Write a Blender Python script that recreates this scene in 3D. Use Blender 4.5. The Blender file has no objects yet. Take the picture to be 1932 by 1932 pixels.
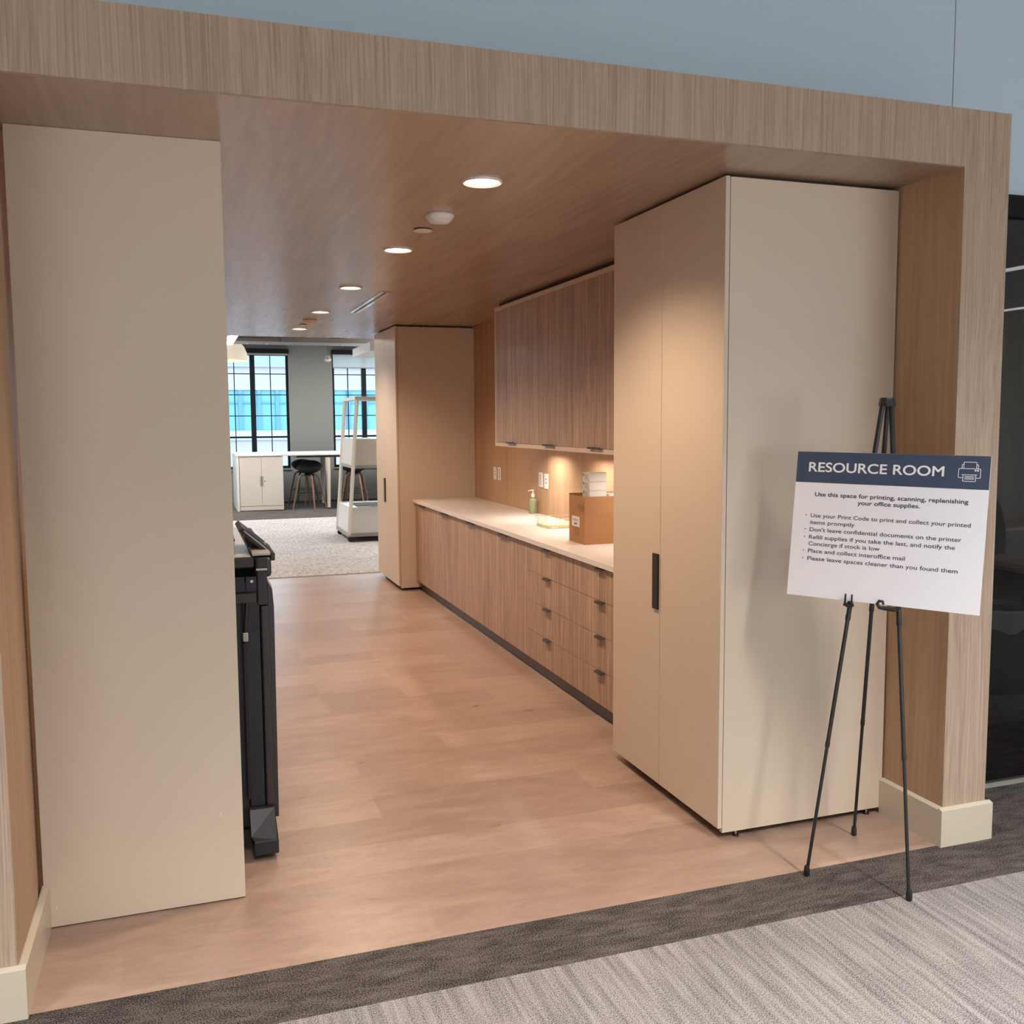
import bpy, bmesh, math, random
from mathutils import Vector, Matrix
random.seed(7)
S = bpy.context.scene
COL = S.collection

# ------------------------------------------------------------------ camera, world, exposure
cam_d = bpy.data.cameras.new('camera')
cam = bpy.data.objects.new('camera', cam_d)
COL.objects.link(cam)
cam_d.sensor_width = 36.0
cam_d.lens = 1812.5 / 1932 * 36.0
cam_d.shift_x = -6.46 / 1932
cam_d.shift_y = -6.35 / 1932
cam_d.clip_start = 0.05
cam_d.clip_end = 300
yaw, pitch, roll = math.radians(-18.958), math.radians(-5.288), math.radians(-0.3775)
fwd = Vector((-math.sin(yaw) * math.cos(pitch), math.cos(yaw) * math.cos(pitch), math.sin(pitch)))
rt = Vector((math.cos(yaw), math.sin(yaw), 0))
up = rt.cross(fwd)
r2 = math.cos(roll) * rt + math.sin(roll) * up
u2 = -math.sin(roll) * rt + math.cos(roll) * up
cam.matrix_world = Matrix(((r2.x, u2.x, -fwd.x, 0), (r2.y, u2.y, -fwd.y, -2.9331), (r2.z, u2.z, -fwd.z, 1.6945), (0, 0, 0, 1)))
S.camera = cam
S.view_settings.view_transform = 'Standard'
S.view_settings.look = 'None'
S.view_settings.exposure = 0.14
S.view_settings.gamma = 1.0
S.view_settings.use_curve_mapping = False
try:
    S.cycles.max_bounces = 10
    S.cycles.diffuse_bounces = 5
    S.cycles.glossy_bounces = 4
    S.cycles.transparent_max_bounces = 12
    S.cycles.sample_clamp_indirect = 3.0
    S.cycles.use_adaptive_sampling = False
    S.cycles.denoising_prefilter = 'ACCURATE'
    S.cycles.denoising_input_passes = 'RGB_ALBEDO_NORMAL'
    S.cycles.use_denoising = True
    S.cycles.caustics_reflective = False
    S.cycles.caustics_refractive = False
except Exception:
    pass

W = bpy.data.worlds.new('sky')
S.world = W
W.use_nodes = True
bg = W.node_tree.nodes['Background']
bg.inputs[0].default_value = (0.55, 0.82, 1.0, 1)
bg.inputs[1].default_value = 7.0

def area(name, loc, rot, sx, sy, power, color, spread=180):
    d = bpy.data.lights.new(name, 'AREA')
    d.shape = 'RECTANGLE'; d.size = sx; d.size_y = sy
    d.energy = power; d.color = color
    d.spread = math.radians(spread)
    o = bpy.data.objects.new(name, d); COL.objects.link(o)
    o.location = loc; o.rotation_euler = rot
    return o

R90 = math.pi / 2
DAY = (0.93, 0.96, 1.0)
# daylight from behind the camera on the right; wall_back itself is closed
area('daylight_back_window', (6.2, -8.85, 1.35), (R90, 0, 0), 4.6, 1.8, 190, DAY)
area('sign_fill_lamp', (-3.0, -8.85, 1.35), (R90, 0, 0), 3.4, 1.8, 95, DAY)  # added lamp that brightens the sign face; no window stands here
# daylight through the far office windows
FARDAY = (0.70, 0.90, 1.0)

# ------------------------------------------------------------------ materials
def _mat(name):
    m = bpy.data.materials.new(name); m.use_nodes = True
    return m, m.node_tree, m.node_tree.nodes['Principled BSDF']

def flat(name, col, rough=0.5, metal=0.0, spec=0.5, noise=0.0, nscale=30, emit=None, estr=0, alpha=1, trans=0, coat=0):
    m, t, b = _mat(name)
    b.inputs['Roughness'].default_value = rough
    b.inputs['Metallic'].default_value = metal
    b.inputs['Specular IOR Level'].default_value = spec
    b.inputs['Base Color'].default_value = (*col, 1)
    if trans: b.inputs['Transmission Weight'].default_value = trans
    if coat: b.inputs['Coat Weight'].default_value = coat
    if alpha < 1: b.inputs['Alpha'].default_value = alpha
    if emit:
        b.inputs['Emission Color'].default_value = (*emit, 1)
        b.inputs['Emission Strength'].default_value = estr
    if noise:
        g = t.nodes.new('ShaderNodeNewGeometry')
        n = t.nodes.new('ShaderNodeTexNoise'); n.inputs['Scale'].default_value = nscale
        n.inputs['Detail'].default_value = 3
        t.links.new(g.outputs['Position'], n.inputs['Vector'])
        mx = t.nodes.new('ShaderNodeMix'); mx.data_type = 'RGBA'
        mx.inputs[6].default_value = (*[c * (1 - noise) for c in col], 1)
        mx.inputs[7].default_value = (*[min(1, c * (1 + noise)) for c in col], 1)
        t.links.new(n.outputs[0], mx.inputs[0])
        t.links.new(mx.outputs[2], b.inputs['Base Color'])
    return m

def math_node(t, op, a, bb=None):
    n = t.nodes.new('ShaderNodeMath'); n.operation = op
    for i, v in enumerate((a, bb)):
        if v is None: continue
        if isinstance(v, (int, float)): n.inputs[i].default_value = v
        else: t.links.new(v, n.inputs[i])
    return n.outputs[0]

def vscale(t, vec, s):
    n = t.nodes.new('ShaderNodeVectorMath'); n.operation = 'MULTIPLY'
    t.links.new(vec, n.inputs[0]); n.inputs[1].default_value = s
    return n.outputs[0]

def noise(t, vec, s, detail=3, rough=0.5, dist=0.0):
    n = t.nodes.new('ShaderNodeTexNoise')
    n.inputs['Scale'].default_value = 1; n.inputs['Detail'].default_value = detail
    n.inputs['Roughness'].default_value = rough
    n.inputs['Distortion'].default_value = dist
    t.links.new(vscale(t, vec, s), n.inputs['Vector'])
    return n.outputs[0]

def ramp(t, fac, stops):
    n = t.nodes.new('ShaderNodeValToRGB')
    e = n.color_ramp.elements
    while len(e) < len(stops): e.new(0.5)
    for el, (p, c) in zip(e, stops):
        el.position = p; el.color = (*c, 1)
    t.links.new(fac, n.inputs[0])
    return n.outputs[0]

def wood(name, dark, mid, light, axis, fine=90.0, band=11.0, rough=0.45, zebra=0.0, contrast=1.0, spec=0.4, warp=0.03, fw=0.5, pore=0.12):
    """veneer; axis = direction of the grain ('x','y','z'), in world space"""
    m, t, b = _mat(name)
    g = t.nodes.new('ShaderNodeNewGeometry')
    pos = g.outputs['Position']
    def ax(across, along):
        v = [across, across, across]; v['xyz'.index(axis)] = along
        return tuple(v)
    # slow wander of the grain lines
    w = t.nodes.new('ShaderNodeTexNoise'); w.inputs['Scale'].default_value = 1; w.inputs['Detail'].default_value = 1
    t.links.new(vscale(t, pos, ax(2.2, 0.8)), w.inputs['Vector'])
    sub = t.nodes.new('ShaderNodeVectorMath'); sub.operation = 'SUBTRACT'
    t.links.new(w.outputs['Color'], sub.inputs[0]); sub.inputs[1].default_value = (0.5, 0.5, 0.5)
    sc = vscale(t, sub.outputs[0], ax(warp * 2, 0))
    add = t.nodes.new('ShaderNodeVectorMath'); add.operation = 'ADD'
    t.links.new(pos, add.inputs[0]); t.links.new(sc, add.inputs[1])
    p = add.outputs[0]
    a = noise(t, p, ax(fine, 1.6), 3, 0.6)
    c = noise(t, p, ax(band, 0.45), 3, 0.55)
    pores = noise(t, p, ax(fine * 3.0, 9.0), 2, 0.5)
    f = math_node(t, 'ADD', math_node(t, 'MULTIPLY', a, fw), math_node(t, 'MULTIPLY', c, 1 - fw))
    f = math_node(t, 'ADD', f, math_node(t, 'MULTIPLY', math_node(t, 'SUBTRACT', pores, 0.5), pore))
    if zebra:
        z = noise(t, p, ax(48, 0.7), 4, 0.65)
        z = math_node(t, 'POWER', math_node(t, 'ABSOLUTE', math_node(t, 'SUBTRACT', z, 0.5)), 0.6)
        f = math_node(t, 'ADD', math_node(t, 'MULTIPLY', f, 1 - zebra), math_node(t, 'MULTIPLY', z, zebra * 1.7))
    k = 0.17 / contrast
    col = ramp(t, f, [(0.5 - k, dark), (0.5, mid), (0.5 + k, light)])
    t.links.new(col, b.inputs['Base Color'])
    b.inputs['Roughness'].default_value = rough
    b.inputs['Specular IOR Level'].default_value = spec
    return m

def vinyl(name):
    m, t, b = _mat(name)
    g = t.nodes.new('ShaderNodeNewGeometry'); pos = g.outputs['Position']
    off = t.nodes.new('ShaderNodeVectorMath'); off.operation = 'SUBTRACT'
    t.links.new(pos, off.inputs[0]); off.inputs[1].default_value = (0.2525, 0.027, 0)
    br = t.nodes.new('ShaderNodeTexBrick')
    br.offset = 0.5; br.offset_frequency = 2; br.squash = 1
    br.inputs['Scale'].default_value = 1
    br.inputs['Brick Width'].default_value = 0.985
    br.inputs['Row Height'].default_value = 0.248
    br.inputs['Mortar Size'].default_value = 0.0
    br.inputs['Mortar Smooth'].default_value = 0.2
    br.inputs['Color1'].default_value = (0, 0, 0, 1); br.inputs['Color2'].default_value = (1, 1, 1, 1)
    br.inputs['Mortar'].default_value = (0.3, 0.3, 0.3, 1)
    t.links.new(off.outputs[0], br.inputs['Vector'])
    cl = noise(t, pos, (3.6, 11.0, 1), 6, 0.68, 0.5)
    cl2 = noise(t, pos, (30, 90, 1), 3, 0.6)
    f = math_node(t, 'ADD', math_node(t, 'MULTIPLY', br.outputs['Color'], 0.24), math_node(t, 'MULTIPLY', cl, 0.8))
    f = math_node(t, 'ADD', f, math_node(t, 'MULTIPLY', cl2, 0.22))
    col = ramp(t, f, [(0.44, (0.325, 0.214, 0.160)), (0.63, (0.40, 0.270, 0.203)), (0.83, (0.49, 0.346, 0.266))])
    t.links.new(col, b.inputs['Base Color'])
    rg = ramp(t, cl, [(0.3, (0.27,) * 3), (0.7, (0.38,) * 3)])
    t.links.new(rg, b.inputs['Roughness'])
    b.inputs['Specular IOR Level'].default_value = 0.65
    return m

def carpet(name, dark, light, fx, fy, sx, sy, lo, hi, samt, stops=None):
    m, t, b = _mat(name)
    g = t.nodes.new('ShaderNodeNewGeometry'); pos = g.outputs['Position']
    fl = noise(t, pos, (fx, fy, 1), 2, 0.5)
    st = noise(t, pos, (sx, sy, 1), 3, 0.6, 0.3)
    st2 = noise(t, pos, (2.2, 2.2, 1), 2, 0.5)
    f = math_node(t, 'ADD', fl, math_node(t, 'MULTIPLY', math_node(t, 'SUBTRACT', st, 0.5), samt))
    f = math_node(t, 'ADD', f, math_node(t, 'MULTIPLY', math_node(t, 'SUBTRACT', st2, 0.5), samt * 0.25))
    col = ramp(t, f, [(lo, dark), (hi, light)])
    t.links.new(col, b.inputs['Base Color'])
    b.inputs['Roughness'].default_value = 0.95
    b.inputs['Specular IOR Level'].default_value = 0.08
    bm_ = t.nodes.new('ShaderNodeBump'); bm_.inputs['Strength'].default_value = 0.35; bm_.inputs['Distance'].default_value = 0.003
    t.links.new(fl, bm_.inputs['Height']); t.links.new(bm_.outputs[0], b.inputs['Normal'])
    return m

def brick_wall(name, c1, c2, mortar, scale):
    m, t, b = _mat(name)
    g = t.nodes.new('ShaderNodeNewGeometry')
    sw = t.nodes.new('ShaderNodeMapping'); sw.inputs['Rotation'].default_value = (R90, 0, 0)
    t.links.new(g.outputs['Position'], sw.inputs['Vector'])
    br = t.nodes.new('ShaderNodeTexBrick'); br.inputs['Scale'].default_value = scale
    br.inputs['Color1'].default_value = (*c1, 1); br.inputs['Color2'].default_value = (*c2, 1)
    br.inputs['Mortar'].default_value = (*mortar, 1)
    br.inputs['Brick Width'].default_value = 0.5; br.inputs['Row Height'].default_value = 0.2
    t.links.new(sw.outputs[0], br.inputs['Vector'])
    t.links.new(br.outputs[0], b.inputs['Base Color'])
    b.inputs['Roughness'].default_value = 0.9
    return m

M = {}
M['oak_z'] = wood('pale ash veneer upright', (0.31, 0.22, 0.155), (0.425, 0.312, 0.225), (0.51, 0.385, 0.285), 'z', 230, 26, 0.5, contrast=1.15, fw=0.72)
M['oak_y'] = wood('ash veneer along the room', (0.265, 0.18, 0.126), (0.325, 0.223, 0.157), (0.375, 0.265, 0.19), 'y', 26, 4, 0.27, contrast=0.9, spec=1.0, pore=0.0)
M['oak_in'] = wood('warm ash veneer', (0.36, 0.22, 0.125), (0.43, 0.27, 0.16), (0.50, 0.325, 0.20), 'z', 60, 8, 0.42, contrast=1.0)
M['zebra'] = wood('striped walnut veneer', (0.32, 0.21, 0.145), (0.52, 0.365, 0.255), (0.64, 0.465, 0.33), 'z', 70, 9, 0.42, zebra=0.42, contrast=1.0)
M['cream'] = flat('cream laminate', (0.675, 0.56, 0.432), 0.38, noise=0.012, nscale=120, spec=0.35)
M['cream_edge'] = flat('cream laminate edge', (0.70, 0.62, 0.50), 0.4)
M['base'] = flat('cream painted skirting', (0.62, 0.54, 0.415), 0.3)
M['vinyl'] = vinyl('terracotta vinyl planks')
M['carpet_light'] = carpet('light loop carpet', (0.062, 0.055, 0.055), (0.40, 0.365, 0.345), 400, 230, 42, 2.4, 0.36, 0.60, 0.34)
M['carpet_pale'] = carpet('pale loop carpet', (0.09, 0.08, 0.075), (0.52, 0.485, 0.46), 280, 140, 40, 6.0, 0.32, 0.52, 0.45)
M['carpet_dark'] = carpet('dark loop carpet', (0.020, 0.016, 0.015), (0.185, 0.157, 0.14), 230, 280, 7, 26, 0.40, 0.64, 0.32)
M['carpet_edge'] = flat('grey carpet edge', (0.20, 0.18, 0.15), 0.95, noise=0.2, nscale=200, spec=0.1)
M['blue'] = flat('blue grey wall paint', (0.59, 0.71, 0.80), 0.7, noise=0.01, spec=0.2)
M['grey_wall'] = flat('warm grey wall paint', (0.22, 0.22, 0.205), 0.8, spec=0.2)
M['white_wall'] = flat('white wall paint', (0.6, 0.6, 0.58), 0.8, spec=0.2)
M['ceil'] = flat('grey ceiling paint', (0.30, 0.29, 0.28), 0.9, spec=0.2)
M['quartz'] = flat('white quartz', (0.80, 0.76, 0.735), 0.16, noise=0.02, nscale=400)
M['black'] = flat('black plastic', (0.012, 0.012, 0.013), 0.42)
M['matte_black'] = flat('matte black liner', (0.008, 0.008, 0.009), 0.95, spec=0.05)
M['black_metal'] = flat('black metal', (0.014, 0.014, 0.015), 0.32, spec=0.5)
M['handle'] = flat('dark bronze metal', (0.06, 0.05, 0.045), 0.35, metal=0.6)
M['kick'] = flat('dark brown plinth', (0.085, 0.06, 0.043), 0.45)
M['shadow_gap'] = flat('dark brown filler', (0.06, 0.04, 0.03), 0.7)
M['chrome'] = flat('bright metal', (0.7, 0.7, 0.7), 0.25, metal=1)
M['white'] = flat('white plastic', (0.80, 0.78, 0.75), 0.35)
M['white_metal'] = flat('white coated metal', (0.78, 0.77, 0.74), 0.4)
M['cream_metal'] = flat('cream coated metal', (0.68, 0.62, 0.54), 0.4)
M['grey_metal'] = flat('grey coated metal', (0.30, 0.29, 0.25), 0.45)
M['steel'] = flat('primed steel', (0.19, 0.165, 0.145), 0.5, metal=0.2, noise=0.08)
M['tray'] = flat('galvanised steel', (0.62, 0.66, 0.68), 0.3, metal=0.7)
M['frame'] = flat('black window frame', (0.008, 0.009, 0.011), 0.5, spec=0.15)
M['walnut'] = wood('walnut leg', (0.13, 0.07, 0.04), (0.20, 0.115, 0.07), (0.26, 0.155, 0.1), 'z', 60, 10, 0.4)
M['tex_dark'] = flat('dark graphite plastic', (0.020, 0.019, 0.021), 0.42)
M['graphite'] = flat('graphite plastic', (0.036, 0.032, 0.032), 0.42)
M['navy_plastic'] = flat('blue black plastic', (0.018, 0.021, 0.030), 0.45)
M['light_plastic'] = flat('pale grey plastic', (0.52, 0.50, 0.50), 0.28)
M['screen'] = flat('dark glass screen', (0.02, 0.025, 0.03), 0.08, spec=0.8)
M['card'] = flat('brown corrugated card', (0.36, 0.185, 0.085), 0.75, noise=0.06, nscale=90, spec=0.2)
M['card_in'] = flat('brown card inside', (0.40, 0.22, 0.11), 0.8, spec=0.2)
M['tape'] = flat('brown tape', (0.26, 0.12, 0.05), 0.6)
M['label'] = flat('white paper label', (0.78, 0.74, 0.70), 0.6)
M['ink'] = flat('grey print', (0.16, 0.15, 0.15), 0.7)
M['white_card'] = flat('white card', (0.80, 0.77, 0.74), 0.55)
M['grey_print'] = flat('pale grey printed card', (0.58, 0.55, 0.53), 0.55)
M['soap'] = flat('green soap', (0.60, 0.72, 0.46), 0.12, trans=0.5)
M['clear'] = flat('clear plastic', (0.85, 0.88, 0.83), 0.08, trans=0.85)
M['gold'] = flat('gold wire', (0.82, 0.72, 0.52), 0.3, metal=0.5)
M['yellow'] = flat('pale yellow liner', (0.86, 0.77, 0.42), 0.6)
M['board'] = flat('white foam board', (0.88, 0.875, 0.925), 0.55, spec=0.25)
M['navy'] = flat('slate navy print', (0.050, 0.070, 0.118), 0.5, spec=0.3)
M['navy_ink'] = flat('navy ink', (0.045, 0.055, 0.095), 0.6, spec=0.2)
M['white_ink'] = flat('white ink', (0.90, 0.89, 0.92), 0.6, spec=0.2)
M['seat_fabric'] = flat('black stool shell', (0.012, 0.014, 0.018), 0.35)
M['shade'] = flat('cream lamp shade', (0.85, 0.80, 0.68), 0.6, emit=(1.0, 0.88, 0.66), estr=0.42)
M['lens'] = flat('lit lamp lens', (1, 1, 1), 0.5, emit=(1.0, 0.90, 0.76), estr=9)
M['tube'] = flat('lit linear lens', (1, 1, 1), 0.5, emit=(1.0, 0.95, 0.86), estr=6)
M['tube_cool'] = flat('lit cool linear lens', (1, 1, 1), 0.5, emit=(0.95, 0.98, 1.0), estr=7)
M['trim_white'] = flat('white lamp trim', (0.82, 0.76, 0.70), 0.4)
M['sensor'] = flat('off white sensor shell', (0.82, 0.79, 0.77), 0.35)
M['peach'] = flat('painted cover plate', (0.82, 0.76, 0.72), 0.5)
M['blind'] = flat('pale roller blind', (0.66, 0.76, 0.79), 0.8, alpha=0.72)
M['dark_wood'] = wood('dark panel', (0.09, 0.075, 0.06), (0.13, 0.11, 0.09), (0.17, 0.145, 0.12), 'z', 50, 6, 0.5)
M['table_wood'] = wood('table veneer', (0.24, 0.17, 0.12), (0.32, 0.23, 0.16), (0.38, 0.28, 0.2), 'x', 50, 6, 0.45)
M['bag'] = flat('translucent bin liner', (0.55, 0.56, 0.57), 0.2, alpha=0.55)
M['brick'] = brick_wall('pale red brick', (0.317, 0.199, 0.207), (0.283, 0.23, 0.257), (0.343, 0.299, 0.307), 3.2)
M['stone'] = flat('pale stone', (0.326, 0.33, 0.314), 0.8)
M['cyan_glass'] = flat('blue curtain wall glass', (0.103, 0.226, 0.279), 0.3, spec=0.5, noise=0.08, nscale=0.7)
M['blue_post'] = flat('blue grey mullion', (0.064, 0.146, 0.221), 0.5)
M['asphalt'] = flat('grey paving', (0.35, 0.37, 0.38), 0.9)

def glass_mat(name, tint, ior):
    m = bpy.data.materials.new(name); m.use_nodes = True
    t = m.node_tree; t.nodes.clear()
    out = t.nodes.new('ShaderNodeOutputMaterial')
    tr = t.nodes.new('ShaderNodeBsdfTransparent'); tr.inputs[0].default_value = (*tint, 1)
    gl = t.nodes.new('ShaderNodeBsdfGlossy'); gl.inputs['Roughness'].default_value = 0.0
    fr = t.nodes.new('ShaderNodeFresnel'); fr.inputs[0].default_value = ior
    mx = t.nodes.new('ShaderNodeMixShader')
    ge = t.nodes.new('ShaderNodeNewGeometry')
    fac = math_node(t, 'MULTIPLY', fr.outputs[0], math_node(t, 'SUBTRACT', 1.0, ge.outputs['Backfacing']))
    t.links.new(fac, mx.inputs[0]); t.links.new(tr.outputs[0], mx.inputs[1]); t.links.new(gl.outputs[0], mx.inputs[2])
    t.links.new(mx.outputs[0], out.inputs[0])
    return m
M['glass_dark'] = glass_mat('tinted partition glass', (0.62, 0.64, 0.64), 1.5)
M['glass'] = glass_mat('window glass', (0.93, 0.97, 0.98), 1.35)

# ------------------------------------------------------------------ mesh helpers
def B(): return bmesh.new()

def box(bm, x0, x1, y0, y1, z0, z1, bev=0.0, seg=1):
    mtx = Matrix.Translation(((x0 + x1) / 2, (y0 + y1) / 2, (z0 + z1) / 2)) @ Matrix.Diagonal((abs(x1 - x0), abs(y1 - y0), abs(z1 - z0), 1))
    r = bmesh.ops.create_cube(bm, size=1.0, matrix=mtx)
    if bev:
        es = list({e for v in r['verts'] for e in v.link_edges})
        bmesh.ops.bevel(bm, geom=es, offset=bev, segments=seg, affect='EDGES', profile=0.5)
    return bm

def _frame(d):
    d = d.normalized()
    a = Vector((0, 0, 1)) if abs(d.z) < 0.9 else Vector((1, 0, 0))
    u = d.cross(a).normalized(); v = d.cross(u).normalized()
    return u, v

def rod(bm, p0, p1, r0, r1=None, n=14):
    p0, p1 = Vector(p0), Vector(p1); r1 = r0 if r1 is None else r1
    u, v = _frame(p1 - p0)
    a = [bm.verts.new(p0 + r0 * (math.cos(2 * math.pi * i / n) * u + math.sin(2 * math.pi * i / n) * v)) for i in range(n)]
    b = [bm.verts.new(p1 + r1 * (math.cos(2 * math.pi * i / n) * u + math.sin(2 * math.pi * i / n) * v)) for i in range(n)]
    for i in range(n):
        bm.faces.new((a[i], a[(i + 1) % n], b[(i + 1) % n], b[i]))
    bm.faces.new(a[::-1]); bm.faces.new(b)
    return bm

def tube(bm, pts, r, n=10, closed=False):
    pts = [Vector(p) for p in pts]; m = len(pts); rings = []
    u0 = None
    for i, p in enumerate(pts):
        if closed: d = pts[(i + 1) % m] - pts[i - 1]
        else: d = pts[min(i + 1, m - 1)] - pts[max(i - 1, 0)]
        d.normalize()
        if u0 is None: u, v = _frame(d)
        else:
            u = (u0 - d * u0.dot(d)).normalized(); v = d.cross(u)
        u0 = u
        rr = r[i] if isinstance(r, (list, tuple)) else r
        rings.append([bm.verts.new(p + rr * (math.cos(2 * math.pi * k / n) * u + math.sin(2 * math.pi * k / n) * v)) for k in range(n)])
    for i in range(m if closed else m - 1):
        a, b = rings[i], rings[(i + 1) % m]
        for k in range(n):
            bm.faces.new((a[k], a[(k + 1) % n], b[(k + 1) % n], b[k]))
    if not closed:
        bm.faces.new(rings[0][::-1]); bm.faces.new(rings[-1])
    return bm

def lathe(bm, prof, c=(0, 0, 0), n=32):
    """prof = [(r,z)...]; r=0 closes to a point"""
    c = Vector(c); rings = []
    for r, z in prof:
        if r < 1e-6: rings.append([bm.verts.new(c + Vector((0, 0, z)))])
        else: rings.append([bm.verts.new(c + Vector((r * math.cos(2 * math.pi * i / n), r * math.sin(2 * math.pi * i / n), z))) for i in range(n)])
    for a, b in zip(rings, rings[1:]):
        for i in range(n):
            j = (i + 1) % n
            if len(a) == 1 and len(b) == 1: continue
            if len(a) == 1: bm.faces.new((a[0], b[j], b[i]))
            elif len(b) == 1: bm.faces.new((a[i], a[j], b[0]))
            else: bm.faces.new((a[i], a[j], b[j], b[i]))
    return bm

def prism(bm, pts, axis, a0, a1):
    """closed polygon extruded along axis; pts are the other two coordinates in xyz order"""
    def mk(p, a):
        v = [0, 0, 0]; k = 'xyz'.index(axis); v[k] = a
        o = [i for i in range(3) if i != k]; v[o[0]] = p[0]; v[o[1]] = p[1]
        return bm.verts.new(v)
    f = [mk(p, a0) for p in pts]; g = [mk(p, a1) for p in pts]; n = len(pts)
    bm.faces.new(f); bm.faces.new(g[::-1])
    for i in range(n):
        bm.faces.new((f[i], g[i], g[(i + 1) % n], f[(i + 1) % n]))
    return bm

def obj(name, bm, mat, parent=None, smooth=False, loc=None):
    bmesh.ops.recalc_face_normals(bm, faces=bm.faces[:])
    me = bpy.data.meshes.new(name); bm.to_mesh(me); bm.free()
    me.materials.append(M[mat] if isinstance(mat, str) else mat)
    if smooth:
        for p in me.polygons: p.use_smooth = True
        try: me.set_sharp_from_angle(angle=math.radians(38))
        except Exception: pass
    o = bpy.data.objects.new(name, me); COL.objects.link(o)
    if parent: o.parent = parent
    if loc: o.location = loc
    return o

def thing(name, label, cat, loc=(0, 0, 0), rz=0.0, group=None):
    o = bpy.data.objects.new(name, None); COL.objects.link(o)
    o.empty_display_size = 0.1
    o.location = loc; o.rotation_euler = (0, 0, rz)
    o['label'] = label; o['category'] = cat
    if group: o['group'] = group
    return o

def tag(o, label, cat, group=None):
    o['label'] = label; o['category'] = cat
    if group: o['group'] = group
    return o

def struct(name, bm, mat, parent=None, smooth=False):
    o = obj(name, bm, mat, parent, smooth)
    if parent is None: o['kind'] = 'structure'
    return o

def dup(root, loc, rz=None, label=None, group=None):
    r = root.copy(); COL.objects.link(r); r.location = loc
    if rz is not None: r.rotation_euler = (0, 0, rz)
    if label: r['label'] = label
    if group: r['group'] = group
    for ch in list(root.children):
        c = ch.copy(); COL.objects.link(c); c.parent = r
        for g in list(ch.children):
            d = g.copy(); COL.objects.link(d); d.parent = c
    return r

# ------------------------------------------------------------------ constants of the place
XL, XR, PW = -0.502, 2.787, 0.213
ZC, ZT = 2.623, 2.832
GY = 0.416           # plane of the blue wall and the glass partition
YE = 8.037           # end of the wooden ceiling
FARY = 17.87
FH = 3.95            # far office ceiling
FRH = 3.9            # front office ceiling

# ------------------------------------------------------------------ floors
struct('floor', box(B(), XL - .2, 2.99, 0.0, 7.61, -0.05, 0.0), 'vinyl')
bm = B(); box(bm, -5, 9, -0.281, -0.0005, -0.05, 0.0); box(bm, 2.9905, 9, 0.0005, 4.2, -0.05, 0.0); box(bm, -5, XL - .2005, 0.0005, .3, -0.05, 0)
struct('floor_dark_carpet', bm, 'carpet_dark')
struct('floor_light_carpet', box(B(), -5, 9, -9, -0.2815, -0.05, 0.0), 'carpet_light')
struct('floor_far_edge', box(B(), -3, 9, 7.6105, 7.70, -0.05, 0.0), 'carpet_edge')
struct('floor_far_light_carpet', box(B(), -3, 9, 7.7005, 14.14, -0.05, 0.0), 'carpet_pale')
struct('floor_far_dark_carpet', box(B(), -3, 9, 14.1405, FARY, -0.05, 0.0), 'carpet_dark')

# ------------------------------------------------------------------ portal of ash veneer
bm = B()
box(bm, XL - PW, XR + PW, 0.0, GY - .001, 2.66, ZT)
box(bm, XL - PW, XR + PW, 0.0, 0.0175, ZC, 2.66)
box(bm, XR + .004, XR + PW, 0.0, 0.405, 0.0, ZC); box(bm, XR, XR + .004, 0.0, .003, 0.0, ZC)
box(bm, XL - PW, XL - .004, 0.0, 0.405, 0.0, ZC); box(bm, XL - .004, XL, 0.0, .003, 0.0, ZC)
struct('trim_1', bm, 'oak_z')
struct('trim_6', box(B(), XR, XR + .0039, .0031, .405, 0.0, ZC), 'oak_in')
struct('trim_7', box(B(), XL - .0039, XL, .0031, .405, 0.0, ZC), 'oak_in')
struct('ceiling', box(B(), XL - PW, 2.99, 0.018, YE, ZC, 2.659), 'oak_y')
struct('wall_right', box(B(), 2.782, 2.992, 0.43, YE, 0.0, 2.622), 'oak_in')
struct('wall_left', box(B(), XL - PW, XL - .012, 0.41, YE, 0.0, 2.622), 'oak_in')

TB, HB = 0.0215, 0.152
def base_seg(bm, x0, x1, y0, y1, face):
    """bevel-topped skirting board; face = outward direction"""
    c = 0.004
    if face == '-y': prism(bm, [(y0, 0), (y1, 0), (y1, HB + .003), (y1 - .004, HB + .003), (y0, HB - c)], 'x', x0, x1)
    if face == '-x': prism(bm, [(x0, 0), (x1, 0), (x1, HB + .003), (x1 - .004, HB + .003), (x0, HB - c)], 'y', y0, y1)
    if face == '+x': prism(bm, [(x1, 0), (x0, 0), (x0, HB + .003), (x0 + .004, HB + .003), (x1, HB - c)], 'y', y0, y1)
    return bm
bm = B()
base_seg(bm, XR - TB, XR + PW + TB, -TB, -0.0005, '-y')
base_seg(bm, XR - TB, XR - .0005, -0.0004, 0.3385, '-x')
base_seg(bm, XR + PW + .0005, XR + PW + TB, -0.0004, GY - .012, '+x')
struct('baseboard_right', bm, 'base')
bm = B()
base_seg(bm, XL - PW - TB, XL + TB, -TB, -0.0005, '-y')
base_seg(bm, XL + .0005, XL + TB, -0.0004, 0.4955, '+x')
struct('baseboard_left', bm, 'base')

# ------------------------------------------------------------------ front office shell
bm = B()
box(bm, -5, 9, GY, GY + .1, 2.834, FRH)
box(bm, XR + PW + .001, 9, GY, GY + .1, 2.648, 2.834)
box(bm, -5, XL - PW - .001, GY, GY + .1, 0, 2.834)
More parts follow.
